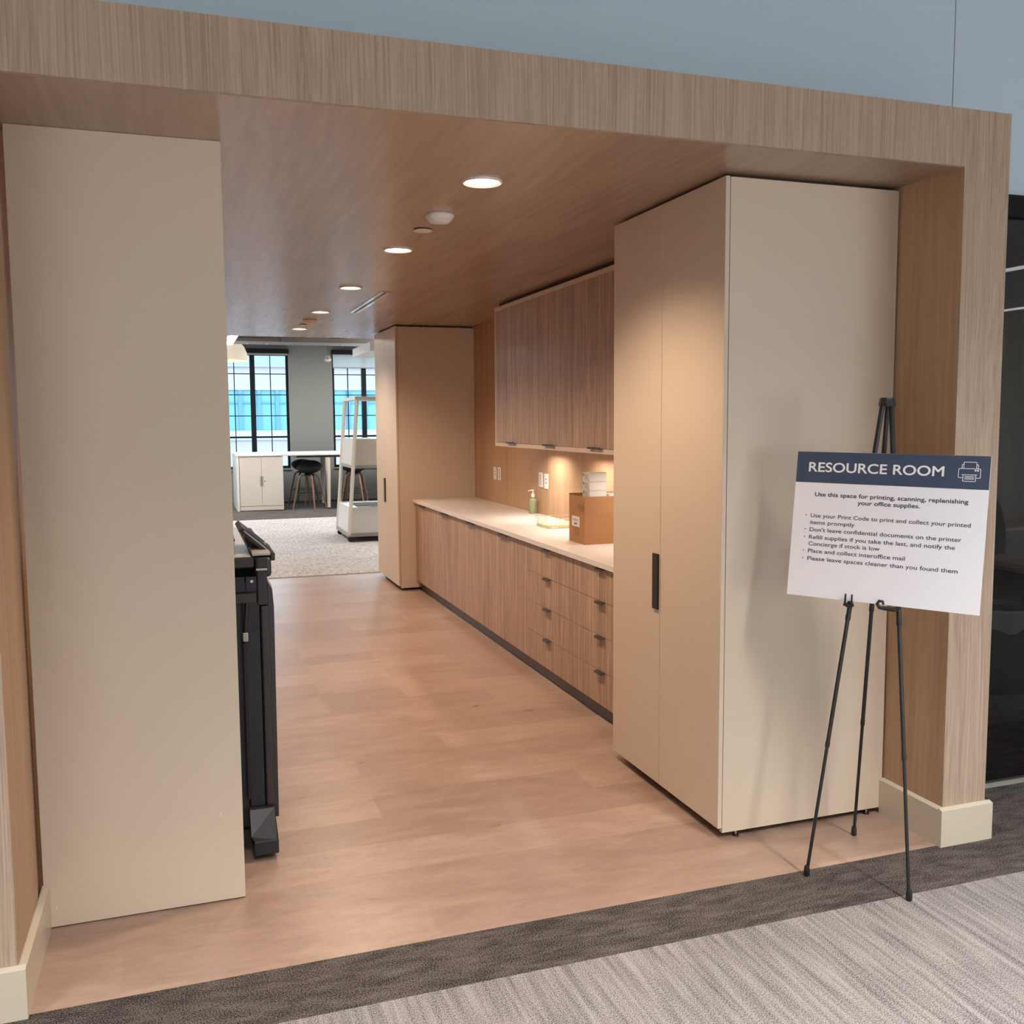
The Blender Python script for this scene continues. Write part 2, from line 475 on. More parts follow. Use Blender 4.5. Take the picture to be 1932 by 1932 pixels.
# control joint in the plaster
struct('wall_front', bm, 'blue')
struct('trim_2', box(B(), 3.1028, 3.1052, GY - .0015, GY - .0002, 2.834, FRH), 'grey_wall')
struct('ceiling_front', box(B(), -5, 9, -9, GY + .1, FRH + .001, FRH + .05), 'ceil')
def wall_with_hole(name, x0, x1, z0, z1, hx0, hx1, hz0, hz1, y0, y1, mat, holes=None):
    bm = B()
    hs = holes or [(hx0, hx1, hz0, hz1)]
    hs = sorted(hs)
    xs = x0
    for (a, b_, c, d) in hs:
        box(bm, xs, a, y0, y1, z0, z1)
        box(bm, a, b_, y0, y1, z0, c); box(bm, a, b_, y0, y1, d, z1)
        xs = b_
    box(bm, xs, x1, y0, y1, z0, z1)
    return struct(name, bm, mat)
struct('wall_back', box(B(), -5, 9, -9.15, -9.0, 0, FRH), 'white_wall')
struct('wall_east', box(B(), 9.0, 9.15, -9, 4.3, 0, FRH), 'white_wall')
struct('wall_west', box(B(), -5.15, -5.0, -9, GY + .1, 0, FRH), 'white_wall')

# dark meeting room behind the glass
struct('wall_meeting', box(B(), 2.993, 9, 4.2, 4.3, 0, 2.75), 'dark_wood')
struct('ceiling_meeting', box(B(), 2.993, 9, GY + .101, 4.2, 2.66, 2.75), 'ceil')
bm = B()
box(bm, XR + PW + .002, 8.99, GY - .03, GY + .03, 2.557, 2.6475)
struct('window_3', box(B(), XR + PW + .003, 8.99, GY - .005, GY + .005, 0.0165, 2.5565), 'glass_dark')
struct('trim_3', bm, 'frame')
bm = B(); box(bm, XR + PW + .003, 8.99, GY - .02, GY + .02, 0.0005, 0.016); 
struct('trim_4', bm, 'grey_metal')

# ------------------------------------------------------------------ far office shell
struct('wall_far_left', box(B(), -3.1, -3.0, YE, FARY, 0, FH), 'white_wall')
struct('wall_far_right', box(B(), 9.0, 9.1, 4.31, FARY, 0, FH), 'white_wall')
bm = B(); box(bm, -3.1, 9.1, YE, YE + .08, 2.661, FH); box(bm, -3.1, XL - PW, YE, YE + .08, 0, 2.661); box(bm, 2.993, 9.1, YE, YE + .08, 0, 2.661)
struct('wall_bulkhead', bm, 'grey_wall')
struct('ceiling_far', box(B(), -3.1, 9.1, YE + .08, FARY + .3, FH + .001, FH + .06), 'ceil')
WIN = [(-1.72, -0.26), (0.66, 2.122), (3.035, 4.40), (5.42, 6.88)]
wall_with_hole('wall_far', -3.1, 9.1, -0.05, FH, 0, 0, 0, 0, FARY, FARY + .30, 'grey_wall', holes=[(a, b_, 0.70, 3.10) for a, b_ in WIN])

def window(idx, x0, x1, blind_z):
    cx = (x0 + x1) / 2; y0, y1 = FARY + .06, FARY + .12
    z0, z1 = 0.70, 3.10
    bm = B()
    fw = 0.05
    box(bm, x0 + .001, x0 + fw, y0, y1, z0 + .001, z1 - .001); box(bm, x1 - fw, x1 - .001, y0, y1, z0 + .001, z1 - .001)
    box(bm, x0 + fw, x1 - fw, y0, y1, z0 + .001, z0 + .055); box(bm, x0 + fw, x1 - fw, y0, y1, z1 - .04, z1 - .001)
    box(bm, cx - .05, cx + .05, y0 - .02, y1, z0 + .055, z1 - .04)
    for s in (-1, 1):
        xa, xb = (x0 + fw, cx - .05) if s < 0 else (cx + .05, x1 - fw)
        xm = (xa + xb) / 2
        box(bm, xm - .009, xm + .009, y0 + .01, y1 - .01, z0 + .055, z1 - .04)
        for z in (1.809, 2.248, 2.682):
            box(bm, xa, xb, y0 + .01, y1 - .01, z - .009, z + .009)
        box(bm, xa, xb, y0, y1, 1.345, 1.385)
    w = struct('window_%d' % idx, bm, 'frame')
    g = B(); box(g, x0 + .002, x1 - .002, y1 + .002, y1 + .008, z0 + .002, z1 - .002)
    obj('glass_pane', g, 'glass', w)
    sl = B(); box(sl, x0 - .02, x1 + .02, FARY - .03, FARY - .001, z0 - .03, z0 - .003)
    obj('window_sill', sl, 'grey_wall', w)
    return w
window(5, *WIN[0], None); window(1, *WIN[1], None); window(2, *WIN[2], None); window(4, *WIN[3], None)
def blind(name, x0, x1, drop, label):
    t = thing(name, label, 'roller blind', ((x0 + x1) / 2, FARY - .06, 3.10))
    h = (x1 - x0) / 2
    obj('blind_box', box(B(), -h - .01, h + .01, -.05, .058, 0.0, .095, .004), 'frame', t)
    obj('blind_cloth', box(B(), -h + .01, h - .01, 0.0, 0.002, -drop, 0.0), 'blind', t)
    obj('bottom_bar', box(B(), -h + .01, h - .01, -.006, .008, -drop - .022, -drop, .003), 'grey_metal', t)
    return t
blind('roller_blind', *WIN[1], 0.015, 'black blind box over the left far window, its shade rolled fully up')
blind('roller_blind', *WIN[2], 0.265, 'pale roller blind drawn part way down the right far window behind the cart')

# daylight at those windows
for a, b_ in WIN:
    o = area('far_window_daylight', ((a + b_) / 2, FARY + .2, 1.9), (-R90, 0, 0), b_ - a, 2.3, 0.0001, FARDAY)
    o.data.cycles.is_portal = True

# ------------------------------------------------------------------ outside
t = thing('office_building', 'brick building with blue glass band seen through the far windows', 'building', (4, 45, -6))
bm = B(); box(bm, -24, 30, 0, 12, 0, 6.8); box(bm, -24, 30, 0, 12, 9.36, 10.3); obj('brick_wall', bm, 'brick', t)
bm = B(); box(bm, -24, 30, -.1, 12, 6.8, 7.26); box(bm, -24, 30, -.15, 12, 10.3, 10.36); box(bm, -24, 30, -.05, .2, 9.2, 9.36); obj('stone_band', bm, 'stone', t)
bm = B(); box(bm, -24, 30, .05, 12, 10.36, 13.2); obj('upper_cladding', bm, flat('pale metal cladding', (0.206, 0.291, 0.293), .5), t)
obj('curtain_wall', box(B(), -24, 30, .1, 12, 7.26, 9.2), 'cyan_glass', t)
for k in range(-8, 12):
    obj('mullion', box(B(), k * .86 - .09 + .33, k * .86 + .09 + .33, -.02, .1, 7.26, 9.2), 'blue_post', t)
bm = B(); box(bm, -24, 30, .02, .1, 8.55, 8.62); obj('transom', bm, 'blue_post', t)
struct('ground', box(B(), -60, 60, 18.3, 120, -6.1, -6.0), 'asphalt')

# ------------------------------------------------------------------ left: end panel and copier
t = thing('end_panel', 'tall cream panel closing the left side beside the copier', 'panel', (-0.165, .497, 0))
obj('panel', box(B(), -.334, .314, 0, .04, .004, 2.6225, .0008), 'cream', t)
bm = B(); box(bm, -.2975, -.2945, -.0006, .0, .064, .076); obj('paint_chip', bm, 'white', t)
bm = B(); box(bm, .2385, .2415, -.0006, .0, .311, .323); obj('paint_chip', bm, 'white', t)

t = thing('copier', 'black office copier standing behind the cream panel on the left', 'copier', (0, .85, 0))
bm = B(); box(bm, -.44, .195, .02, 1.15, .1, 1.09, .004); obj('body', bm, 'navy_plastic', t)
bm = B(); box(bm, .195, .254, .012, 1.15, .185, 1.08, .003); obj('side_panel', bm, 'navy_plastic', t)
bm = B(); box(bm, .244, .284, .0, .10, .986, 1.122, .006, 2); obj('corner_post', bm, 'tex_dark', t)
bm = B(); box(bm, .243, .285, -.002, .1, 1.122, 1.130, .002); obj('post_cap', bm, 'light_plastic', t)
bm = B(); box(bm, .256, .286, .0, .11, .185, .984, .006, 2); obj('corner_column', bm, 'graphite', t)
bm = B(); prism(bm, [(.286, .13), (.303, .13), (.308, .97), (.303, 1.045), (.286, 1.075)], 'y', .02, 1.1); obj('front_door', bm, 'graphite', t)
bm = B(); prism(bm, [(.286, 1.0755), (.3031, 1.0455), (.300, 1.061), (.286, 1.085)], 'y', .02, 1.1); obj('door_ledge', bm, 'light_plastic', t)
bm = B(); box(bm, -.44, .236, .0, 1.12, 1.135, 1.172, .004); obj('scanner_frame', bm, 'graphite', t)
bm = B(); box(bm, .238, .302, .002, 1.12, 1.095, 1.172, .014, 3); obj('scanner_corner', bm, 'tex_dark', t)
bm = B(); box(bm, -.44, .228, .02, 1.12, 1.172, 1.177, .002); obj('scanner_bed', bm, 'light_plastic', t)
bm = B(); prism(bm, [(.02, 1.178), (.27, 1.178), (.27, 1.20), (.02, 1.186)], 'x', .232, .30); obj('front_ledge', bm, 'light_plastic', t)
bm = B(); box(bm, -.44, .18, .30, 1.1, 1.178, 1.235, .012, 3); obj('feeder_lid', bm, 'white', t)
bm = B(); box(bm, -.44, .182, .296, 1.1, 1.205, 1.212); obj('lid_seam', bm, 'black', t)
# slanted touch panel
pp = B()
L = Vector((.318 - .186, 0, 1.180 - 1.298)); Ln = L.normalized(); Nn = Vector((-Ln.z, 0, Ln.x)); Nn = Nn if Nn.z > 0 else -Nn
o0 = Vector((.190, 0, 1.292))
def slab(y0, y1, s0, s1, n0, n1):
    q = [o0 + Ln * s0 + Nn * n0, o0 + Ln * s1 + Nn * n0, o0 + Ln * s1 + Nn * n1, o0 + Ln * s0 + Nn * n1]
    return [(p_.x, p_.z) for p_ in q], y0, y1
def slab_obj(name, mat, parent, *a):
    q, y0, y1 = slab(*a); b_ = B(); prism(b_, q, 'y', y0, y1); return obj(name, b_, mat, parent)
pan = slab_obj('control_panel', 'tex_dark', t, .10, .40, .016, .172, -.020, .0)
slab_obj('touch_screen', 'screen', pan, .115, .385, .034, .155, .0, .0012)
slab_obj('bezel_edge', 'light_plastic', pan, .0985, .0995, .03, .17, -.008, -.003)
bm = B(); prism(bm, [(.225, 1.195), (.280, 1.195), (.262, 1.216), (.222, 1.240), (.212, 1.235)], 'y', .16, .32); obj('panel_mount', bm, 'black', t)
bm = B(); box(bm, .302, .321, .06, .36, 1.150, 1.182, .004); obj('button_tab', bm, 'tex_dark', t)
bm = B(); box(bm, .13, .24, -.022, .02, 1.003, 1.037, .002); obj('tray_hinge', bm, 'graphite', t)
for i, (x, z) in enumerate(((.178, 1.085), (.226, 1.085))):
    bm = B(); box(bm, x - .022, x + .022, .008, .02, 1.04, 1.10, .001); br_ = obj('bracket', bm, 'navy_plastic', t)
    bm = B(); rod(bm, (x, .008, 1.082), (x, .003, 1.082), .006); obj('screw', bm, 'chrome' if i else 'black', br_)
bm = B(); box(bm, .19, .245, .004, .012, .89, 1.0, .001); obj('recess_plate', bm, 'black', t)
bm = B(); rod(bm, (.205, .0, 1.0), (.197, .0, .90), .007); rod(bm, (.197, .0, .90), (.195, .0, .84), .005); obj('support_arm', bm, 'tex_dark', t)
bm = B(); box(bm, .186, .206, -.008, .006, .850, .885, .004, 2); obj('arm_clip', bm, 'light_plastic', t)
bm = B(); box(bm, .186, .198, .0, .018, .22, .845, .002); obj('cable_channel', bm, 'black', t)
bm = B(); prism(bm, [(.19, .185), (.284, .185), (.291, .085), (.286, .075), (.20, .08), (.19, .10)], 'y', -.02, .14)
for v in bm.verts:
    if v.co.z < .12 and v.co.y < 0: v.co.y = -.075
obj('foot_flare', bm, 'graphite', t)
bm = B(); box(bm, .198, .292, -.08, .14, .022, .079, .004); obj('foot_cover', bm, 'navy_plastic', t)
bm = B(); rod(bm, (.235, -.0815, .05), (.235, -.079, .05), .006); obj('foot_screw', bm, 'black', t)
for yy in (.0, .95):
    bm = B(); rod(bm, (.245, yy, .0255), (.275, yy, .0255), .025, n=20); obj('wheel', bm, 'black', t, True)
    bm = B(); rod(bm, (-.40, yy, .0255), (-.37, yy, .0255), .025, n=20); obj('wheel', bm, 'black', t, True)
bm = B(); box(bm, -.42, .195, .0, 1.12, .045, .1); obj('under_frame', bm, 'black', t)

# ------------------------------------------------------------------ right: tall cabinets
XD = 1.9764
def tall(name, label, y0, ys, y1, side, handle_y, feet):
    t = thing(name, label, 'cabinet', (XD, y0, 0))
    L_ = y1 - y0
    obj('carcass', box(B(), .024, .798, .024 , L_ - .001, .055, 2.60), 'cream', t)
    obj('side_panel', box(B(), .0221, .8035, 0, .022, .025, 2.6085, .0008), 'cream', t)
    obj('plinth', box(B(), .07, .79, .06, L_ - .03, .0, .054), 'black', t)
    obj('filler', box(B(), .05, .79, .03, L_ - .01, 2.6005, 2.6215), 'shadow_gap', t)
    a, m = -.001, ys - y0
    d1 = obj('door', box(B(), 0, .019, a, m - .002, .046, 2.6105, .0012), 'cream', t)
    d2 = obj('door', box(B(), 0, .019, m + .002, L_ - .002, .046, 2.6105, .0012), 'cream', t)
    obj('handle', box(B(), -.010, -.0005, handle_y[0] - y0, handle_y[1] - y0, .846, 1.096, .001), 'black', d2)
    for fx in feet:
        bm = B(); rod(bm, (fx - XD, .012, .006), (fx - XD, .012, .0245), .004); f = obj('foot', bm, 'chrome', t)
        bm = B(); rod(bm, (fx - XD, .012, .0), (fx - XD, .012, .006), .014, .011); obj('foot_pad', bm, 'black', f)
    return t
tall('tall_cabinet', 'tall cream two door cabinet nearest the opening, behind the easel', .34, .850, 1.344, 0, (.858, .908), (2.069, 2.711))
tall('tall_cabinet', 'tall cream cabinet at the far end of the counter', 6.41, 6.977, 7.465, 0, (6.985, 7.05), ())

# ------------------------------------------------------------------ base cabinets and counter
XF = 2.153
def tab_pull(parent, x, yc, z, w=.095):
    bm = B(); box(bm, x - .024, x - .0003, yc - w / 2, yc + w / 2, z - .003, z); box(bm, x - .024, x - .0215, yc - w / 2, yc + w / 2, z - .013, z - .003)
    return obj('handle', bm, 'handle', parent)
BASE_Y = [6.40, 5.655, 4.822, 3.99, 3.087, 2.288, 1.47]
blab = ['base cabinet with two striped doors beside the far tall cabinet', 'second striped base cabinet from the far end of the counter',
        'third striped base cabinet from the far end, below the left wall outlets', 'striped base cabinet next to the drawers, below the soap bottle']
# top handle positions measured from the photo: pairs at 6.05, 5.234, 4.408, 3.575
for i in range(4):
    y1, y0 = BASE_Y[i], BASE_Y[i + 1]
    t = thing('base_cabinet', blab[i], 'cabinet', (XF, (y0 + y1) / 2, 0), group='base cabinets under the counter')
    h = (y1 - y0) / 2
    obj('carcass', box(B(), .021, .624, -h + .001, h - .001, .098, .878), 'zebra', t)
    obj('toe_kick', box(B(), .05, .62, -h, h, 0, .0975), 'kick', t)
    mid = [6.05, 5.234, 4.408, 3.575][i] - (y0 + y1) / 2
    for s in (0, 1):
        a, b_ = (-h + .0012, mid - .0012) if s == 0 else (mid + .0012, h - .0012)
        d = obj('door', box(B(), 0, .019, a, b_, .100, .871, .0008), 'zebra', t)
        tab_pull(d, 0, mid + (-.058 if s == 0 else .058), .874)
dlab = ['striped four drawer unit next to the base cabinet doors', 'striped four drawer unit nearest the opening, partly behind the tall cabinet']
for i in range(2):
    y1, y0 = BASE_Y[4 + i], BASE_Y[5 + i]
    hc = [2.703, 1.876][i]
    t = thing('drawer_unit', dlab[i], 'drawer unit', (XF, (y0 + y1) / 2, 0), group='drawer units under the counter')
    h = (y1 - y0) / 2
    obj('carcass', box(B(), .021, .624, -h + .001, h - .001, .098, .878), 'zebra', t)
    obj('toe_kick', box(B(), .05, .62, -h, h, 0, .0975), 'kick', t)
    for (z0, z1) in ((.100, .2905), (.2935, .4885), (.4915, .6855), (.6885, .871)):
        d = obj('drawer', box(B(), 0, .019, -h + .0012, h - .0012, z0, z1, .0008), 'zebra', t)
        tab_pull(d, 0, hc - (y0 + y1) / 2, z1 + .0028, .1)
c = obj('countertop', box(B(), 2.129, 2.7815, 1.347, 6.4085, .8815, .9144, .002, 2), 'quartz')
tag(c, 'long white quartz worktop running over the base cabinets', 'countertop')

# ------------------------------------------------------------------ wall cabinets
XU = 2.4103
UY = [4.578, 3.745, 2.925, 2.10]
ulab = ['striped wall cabinet at the far end, its cream side showing', 'middle striped wall cabinet above the soap bottle and outlets', 'striped wall cabinet above the cardboard box, meeting the tall cabinet']
mids = [4.150, 3.334, 2.531]
for i in range(3):
    y1, y0 = UY[i], UY[i + 1]
    yc = (y0 + y1) / 2; h = (y1 - y0) / 2
    t = thing('wall_cabinet', ulab[i], 'cabinet', (XU, yc, 1.482), group='wall cabinets over the counter')
    hx = h - (.022 if i == 0 else 0)
    obj('carcass', box(B(), .021, .366, -h + .001, hx - .001, .0, 1.11), 'cream', t)
    obj('bottom_rail', box(B(), .0, .0205, -h, hx, .0, .0295), 'cream', t)
    obj('top_rail', box(B(), .0, .0205, -h, hx, 1.0795, 1.111), 'cream', t)
    if i == 0: obj('end_panel', box(B(), .0, .366, hx, h, .0, 1.111), 'cream', t)
    obj('top_filler', box(B(), .04, .366, -h, h - .01, 1.1115, 1.1395), 'shadow_gap', t)
    m_ = mids[i] - yc
    for s in (0, 1):
        a, b_ = (-h + .0012, m_ - .0012) if s == 0 else (m_ + .0012, hx - .0012)
        d = obj('door', box(B(), 0, .019, a, b_, .031, 1.0785, .0008), 'zebra', t)
        c0 = m_ + (-.052 if s == 0 else .052)
        bm = B(); box(bm, -.022, -.0003, c0 - .045, c0 + .045, .0275, .0305); box(bm, -.022, -.0195, c0 - .045, c0 + .045, .0305, .040); obj('handle', bm, 'handle', d)
puck_y = (4.08, 3.18, 2.25)
plab = ['small round light under the wall cabinets, nearest the soap bottle', 'small round light under the wall cabinets above the cardboard box', 'small round light under the wall cabinets beside the tall cabinet']
for i, py in enumerate(puck_y):
    t = thing('cabinet_light', plab[i], 'light', (2.60, py, 1.482), group='lights under the wall cabinets')
    bm = B(); lathe(bm, [(0, -.001), (.034, -.001), (.036, -.008), (.028, -.0085), (0, -.006)], n=24); obj('housing', bm, 'trim_white', t, True)
    d = bpy.data.lights.new('cabinet_lamp', 'AREA'); d.shape = 'RECTANGLE'; d.size = .05; d.size_y = .34; d.energy = (5.0, 4.4, 2.8)[i]; d.color = (1.0, .90, .78); d.spread = math.radians(150)
    o = bpy.data.objects.new('cabinet_lamp', d); COL.objects.link(o); o.parent = t; o.location = (0, 0, -.02)

# ------------------------------------------------------------------ outlets
def outlet(y, z, kind, label):
    t = thing('wall_outlet', label, 'outlet', (2.7815, y, z), group='white outlet plates on the wood wall')
    obj('plate', box(B(), -.006, 0, -.046, .046, -.061, .061, .002), 'white', t)
    if kind == 0:
        for zz in (-.012, .018):
            obj('socket', box(B(), -.0066, -.006, -.011, .011, zz - .006, zz + .006), 'ink', t)
        for zz in (-.046, .046):
            obj('slot', box(B(), -.0066, -.006, -.014, .014, zz - .003, zz + .003), 'grey_print', t)
    else:
        obj('rocker', box(B(), -.009, -.006, -.018, .018, -.046, .046, .001), 'grey_print', t)
outlet(5.737, 1.191, 0, 'white outlet plate with dark sockets at the far end of the wood wall')
outlet(5.607, 1.192, 1, 'blank white plate of the far pair on the wood wall')
outlet(4.502, 1.199, 1, 'blank white plate just above the soap bottle')
outlet(4.375, 1.192, 0, 'white outlet plate with dark sockets to the right above the soap bottle')

# ------------------------------------------------------------------ things on the counter
H = .9144
t = thing('soap_dispenser', 'green liquid soap bottle with white pump standing on the counter', 'soap dispenser', (2.738, 4.585, H))
bm = B(); lathe(bm, [(0, .001), (.030, .001), (.033, .005), (.033, .112), (.026, .120), (.012, .126), (.011, .136), (0, .136)], n=28); obj('bottle', bm, 'soap', t, True)
bm = B(); lathe(bm, [(0, .136), (.0155, .136), (.0155, .158), (.012, .166), (.006, .168), (.006, .190), (0, .190)], n=24); obj('pump', bm, 'white', t, True)
bm = B(); tube(bm, [(.006, 0, .192), (-.010, .004, .193), (-.028, .010, .190), (-.040, .014, .184)], [.007, .005, .004, .0035]); obj('spout', bm, 'white', t, True)

t = thing('wire_basket', 'shallow gold wire basket with pale yellow base beside the cardboard box', 'basket', (2.585, 3.60, H))
def rrect(w, d, r, z, n=5):
    pts = []
    for cx, cy, a0 in ((w - r, d - r, 0), (-w + r, d - r, 90), (-w + r, -d + r, 180), (w - r, -d + r, 270)):
        for k in range(n + 1):
            a = math.radians(a0 + 90 * k / n); pts.append((cx + r * math.cos(a), cy + r * math.sin(a), z))
    return pts
bm = B(); tube(bm, rrect(.15, .14, 0.03, .065), .0022, 6, True); obj('rim', bm, 'gold', t, True)
bm = B(); tube(bm, rrect(.14, .13, .03, .004), .002, 6, True)
a = rrect(.15, .14, 0.03, .065, 3); b2 = rrect(.14, .13, .03, .004, 3)
def lerp_side(pa, pb, k, n): return tuple(pa[i] + (pb[i] - pa[i]) * k / n for i in range(3))
for s in range(4):
    ia, ib = (4 * s + 3) % 16, (4 * s + 4) % 16
    for k in range(8):
        p_, q_ = lerp_side(a[ia], a[ib], k, 7), lerp_side(b2[ia], b2[ib], k, 7)
        rod(bm, q_, p_, .0013, n=6)
tube(bm, rrect(.145, .135, .03, .035), .0013, 6, True)
obj('wire_side', bm, 'gold', t, True)
obj('base', prism(B(), [(p_[0] * .98, p_[1] * .98) for p_ in rrect(.14, .13, .03, 0)], 'z', .001, .02), 'yellow', t)

t = thing('cardboard_box', 'open brown cardboard box on the counter, full of small white boxes', 'box', (2.335, 2.543, H))
bw, bd, bh, th = .40, .252, .30, .004
bm = B(); box(bm, 0, bw, 0, th, 0, bh); box(bm, 0, bw, bd - th, bd, 0, bh + .008); box(bm, 0, th, th, bd - th, 0, bh); box(bm, bw - th, bw, th, bd - th, 0, bh); box(bm, th, bw - th, th, bd - th, 0, th)
obj('carton', bm, 'card', t)
bm = B(); box(bm, -.0008, bw, -.0008, 0, .1775, .1800); box(bm, -.0008, 0, 0, bd, .1775, .1800); obj('crease', bm, 'card_in', t)
lb = obj('address_label', box(B(), -.0012, -.0004, .078, .205, .103, .168), 'label', t)
bm = B()
for k in range(4): box(bm, -.0018, -.0012, .10, .185, .150 - k * .004, .1515 - k * .004)
box(bm, -.0018, -.0012, .12, .165, .115, .127); obj('print', bm, 'ink', lb)
bm = B(); box(bm, -.0010, -.0003, .09, .165, .045, .097); box(bm, -.0010, -.0003, 0.0, .10, .205, .25); obj('tape', bm, 'tape', t)

slab_l = ['top small white box of the stack in the cardboard box', 'second small white box from the top of the stack in the cardboard box', 'third small white box from the top, half sunk in the cardboard box']
def small_box(z, label=None):
    t = thing('small_box', label or 'small white box at the bottom of the stack inside the cardboard box', 'box', (2.389, 2.59, z), group='small white boxes in the cardboard box')
    obj('carton', box(B(), 0, .116, 0, .11, 0, .0542, .001), 'white_card', t)
    e = obj('printed_end', box(B(), -.0006, -.0001, .004, .106, .003, .051), 'grey_print', t)
    bm = B(); box(bm, -.0012, -.0006, .086, .102, .03, .05); box(bm, -.0012, -.0006, .008, .018, .006, .011)
    for k in range(4): box(bm, -.0012, -.0006, .03 + .008 * (k % 2), .075, .04 - k * .009, .0425 - k * .009)
    obj('print', bm, 'ink', e)
    bm = B(); box(bm, -.0012, .117, -.0012, .111, .0542, .0548); obj('lid_edge', bm, 'white', t)
z = H + .0045
for k in range(8):
    small_box(z, slab_l[7 - k] if k >= 5 else None); z += .0551
t = thing('white_carton', 'white box standing right of the stack in the cardboard box', 'box', (2.512, 2.56, H + .0045))
obj('carton', box(B(), 0, .19, 0, .17, 0, .302, .001), 'white_card', t)
obj('lid_flap', box(B(), .0, .19, 0, .17, .3024, .3044), 'white', t)

# ------------------------------------------------------------------ ceiling fittings
LX, LY, LS = 1.138, .752, 1.5687
dl = ['round recessed downlight nearest the opening, largest of the row of five', 'second round downlight, just beyond the white ceiling sensor', 'third round downlight of the row, left of the slot diffuser', 'fourth round downlight, just before the far ceiling sensor', 'last round downlight, smallest and farthest of the row']
for i in range(5):
    t = thing('downlight', dl[i], 'ceiling light', (LX, LY + i * LS, ZC), group='row of recessed downlights')
    bm = B(); lathe(bm, [(.079, -.0005), (.079, -.004), (.0765, -.0085), (.0745, -.0095), (.0655, -.002), (.0645, -.001)], n=36); obj('trim_ring', bm, 'trim_white', t, True)
    bm = B(); lathe(bm, [(0, -.0028), (.0640, -.0028), (.0640, -.0012), (0, -.0012)], n=36); obj('lens', bm, 'lens', t, True)
    d = bpy.data.lights.new('downlight_lamp', 'SPOT'); d.energy = 83; d.color = (1.0, .76, .55)
    d.spot_size = math.radians(142); d.spot_blend = .7; d.shadow_soft_size = .06
    o = bpy.data.objects.new('downlight_lamp', d); COL.objects.link(o); o.parent = t; o.location = (0, 0, -.03)

def sensor(x, y, label, mat):
    t = thing('ceiling_sensor', label, 'sensor', (x, y, ZC), group='domed ceiling sensors')
    bm = B(); lathe(bm, [(.064, -.0005), (.065, -.008), (.055, -.024), (.042, -.036), (.020, -.040), (0, -.040)], n=32); obj('dome', bm, mat, t, True)
    bm = B()
    for k in range(5):
        a_ = math.radians(-95 + k * 8); rr = .0575
        rod(bm, (rr * math.cos(a_), rr * math.sin(a_), -.017), (rr * math.cos(a_) * .86, rr * math.sin(a_) * .86, -.030), .0012, n=6)
    obj('lens_slots', bm, 'grey_print', t)
sensor(1.135, 1.40, 'white domed ceiling sensor between the first and second downlights', 'sensor')
sensor(1.135, 6.17, 'small domed ceiling sensor between the two farthest downlights', 'peach')
for x, y, lab in ((1.139, 1.75, 'flat round cover plate next to the near ceiling sensor'), (1.133, 6.60, 'flat round cover plate next to the far ceiling sensor')):
    t = thing('cover_plate', lab, 'cover plate', (x, y, ZC), group='round cover plates on the ceiling')
    bm = B(); lathe(bm, [(.038, -.0005), (.038, -.005), (0, -.005)], n=28); obj('stem', bm, 'shadow_gap', t, True)
    bm = B(); lathe(bm, [(0, -.0052), (.046, -.0052), (.046, -.009), (.043, -.0105), (0, -.0105)], n=32); obj('disc', bm, 'peach', t, True)
t = thing('slot_diffuser', 'slim silver air slot diffuser in the wooden ceiling', 'air vent', (1.419, 4.74, ZC))
bm = B(); box(bm, -.037, -.012, -.70, .70, -.006, -.0005); box(bm, .012, .037, -.70, .70, -.006, -.0005); box(bm, -.012, .012, -.70, -.685, -.006, -.0005); box(bm, -.012, .012, .685, .70, -.006, -.0005)
obj('frame', bm, flat('brushed aluminium', (.75, .68, .62), .14, metal=.9), t)
obj('slot', box(B(), -.012, .012, -.685, .685, -.002, -.0005), 'black', t)

# ------------------------------------------------------------------ easel and sign
hub = Vector((2.404, -.072, 1.760))
FL, FR, RE = Vector((2.13, -.038, .012)), Vector((2.354, -.316, .012)), Vector((2.521, .19, .012))
t = thing('easel', 'black folding tripod easel holding the sign', 'easel', (2.33, -.06, 0))
o_ = Vector((2.33, -.06, 0))
tops = [hub + Vector((-.012, .010, -.02)), hub + Vector((.006, -.014, -.02)), hub + Vector((.013, .012, -.02))]
def easel_leg(foot, top, nm):
    d = top - foot
    bm = B(); rod(bm, foot - o_ + d * .55, top - o_, .0088); rod(bm, foot - o_ + d * .28, foot - o_ + d * .552, .0074); rod(bm, foot - o_, foot - o_ + d * .282, .0062)
    lg = obj('leg', bm, 'black_metal', t, True)
    bm = B(); lathe(bm, [(0, -.0118), (.008, -.0118), (.0115, -.006), (.0105, .014), (.0085, .026), (0, .026)], foot - o_, n=16); obj('rubber_foot', bm, 'black', lg, True)
    for k in (.28, .552):
        bm = B(); q_ = foot - o_ + d * k; rod(bm, q_ - d.normalized() * .010, q_ + d.normalized() * .010, .0084 if k < .4 else .0094)
        obj('joint', bm, 'black', lg, True)
for f_, tp in zip((FL, FR, RE), tops): easel_leg(f_, tp, 'leg')
bm = B(); lathe(bm, [(0, -.026), (.029, -.026), (.030, -.020), (.026, .000), (.024, .005), (0, .006)], hub - o_, n=8); obj('hub', bm, 'black', t)
# board frame vectors
BX = Vector((0.57725476, -0.81648467, -0.01138963)); BU = Vector((0.11924874, 0.07049377, 0.99035871)); BN = Vector((-0.80780981, -0.57304747, 0.13805763))
BC = Vector((2.3562, -.13, 1.2969))
BW, BH = .6656, .5404
def bp(u, v, n=0.0): return BC + BX * u + BU * v + BN * n
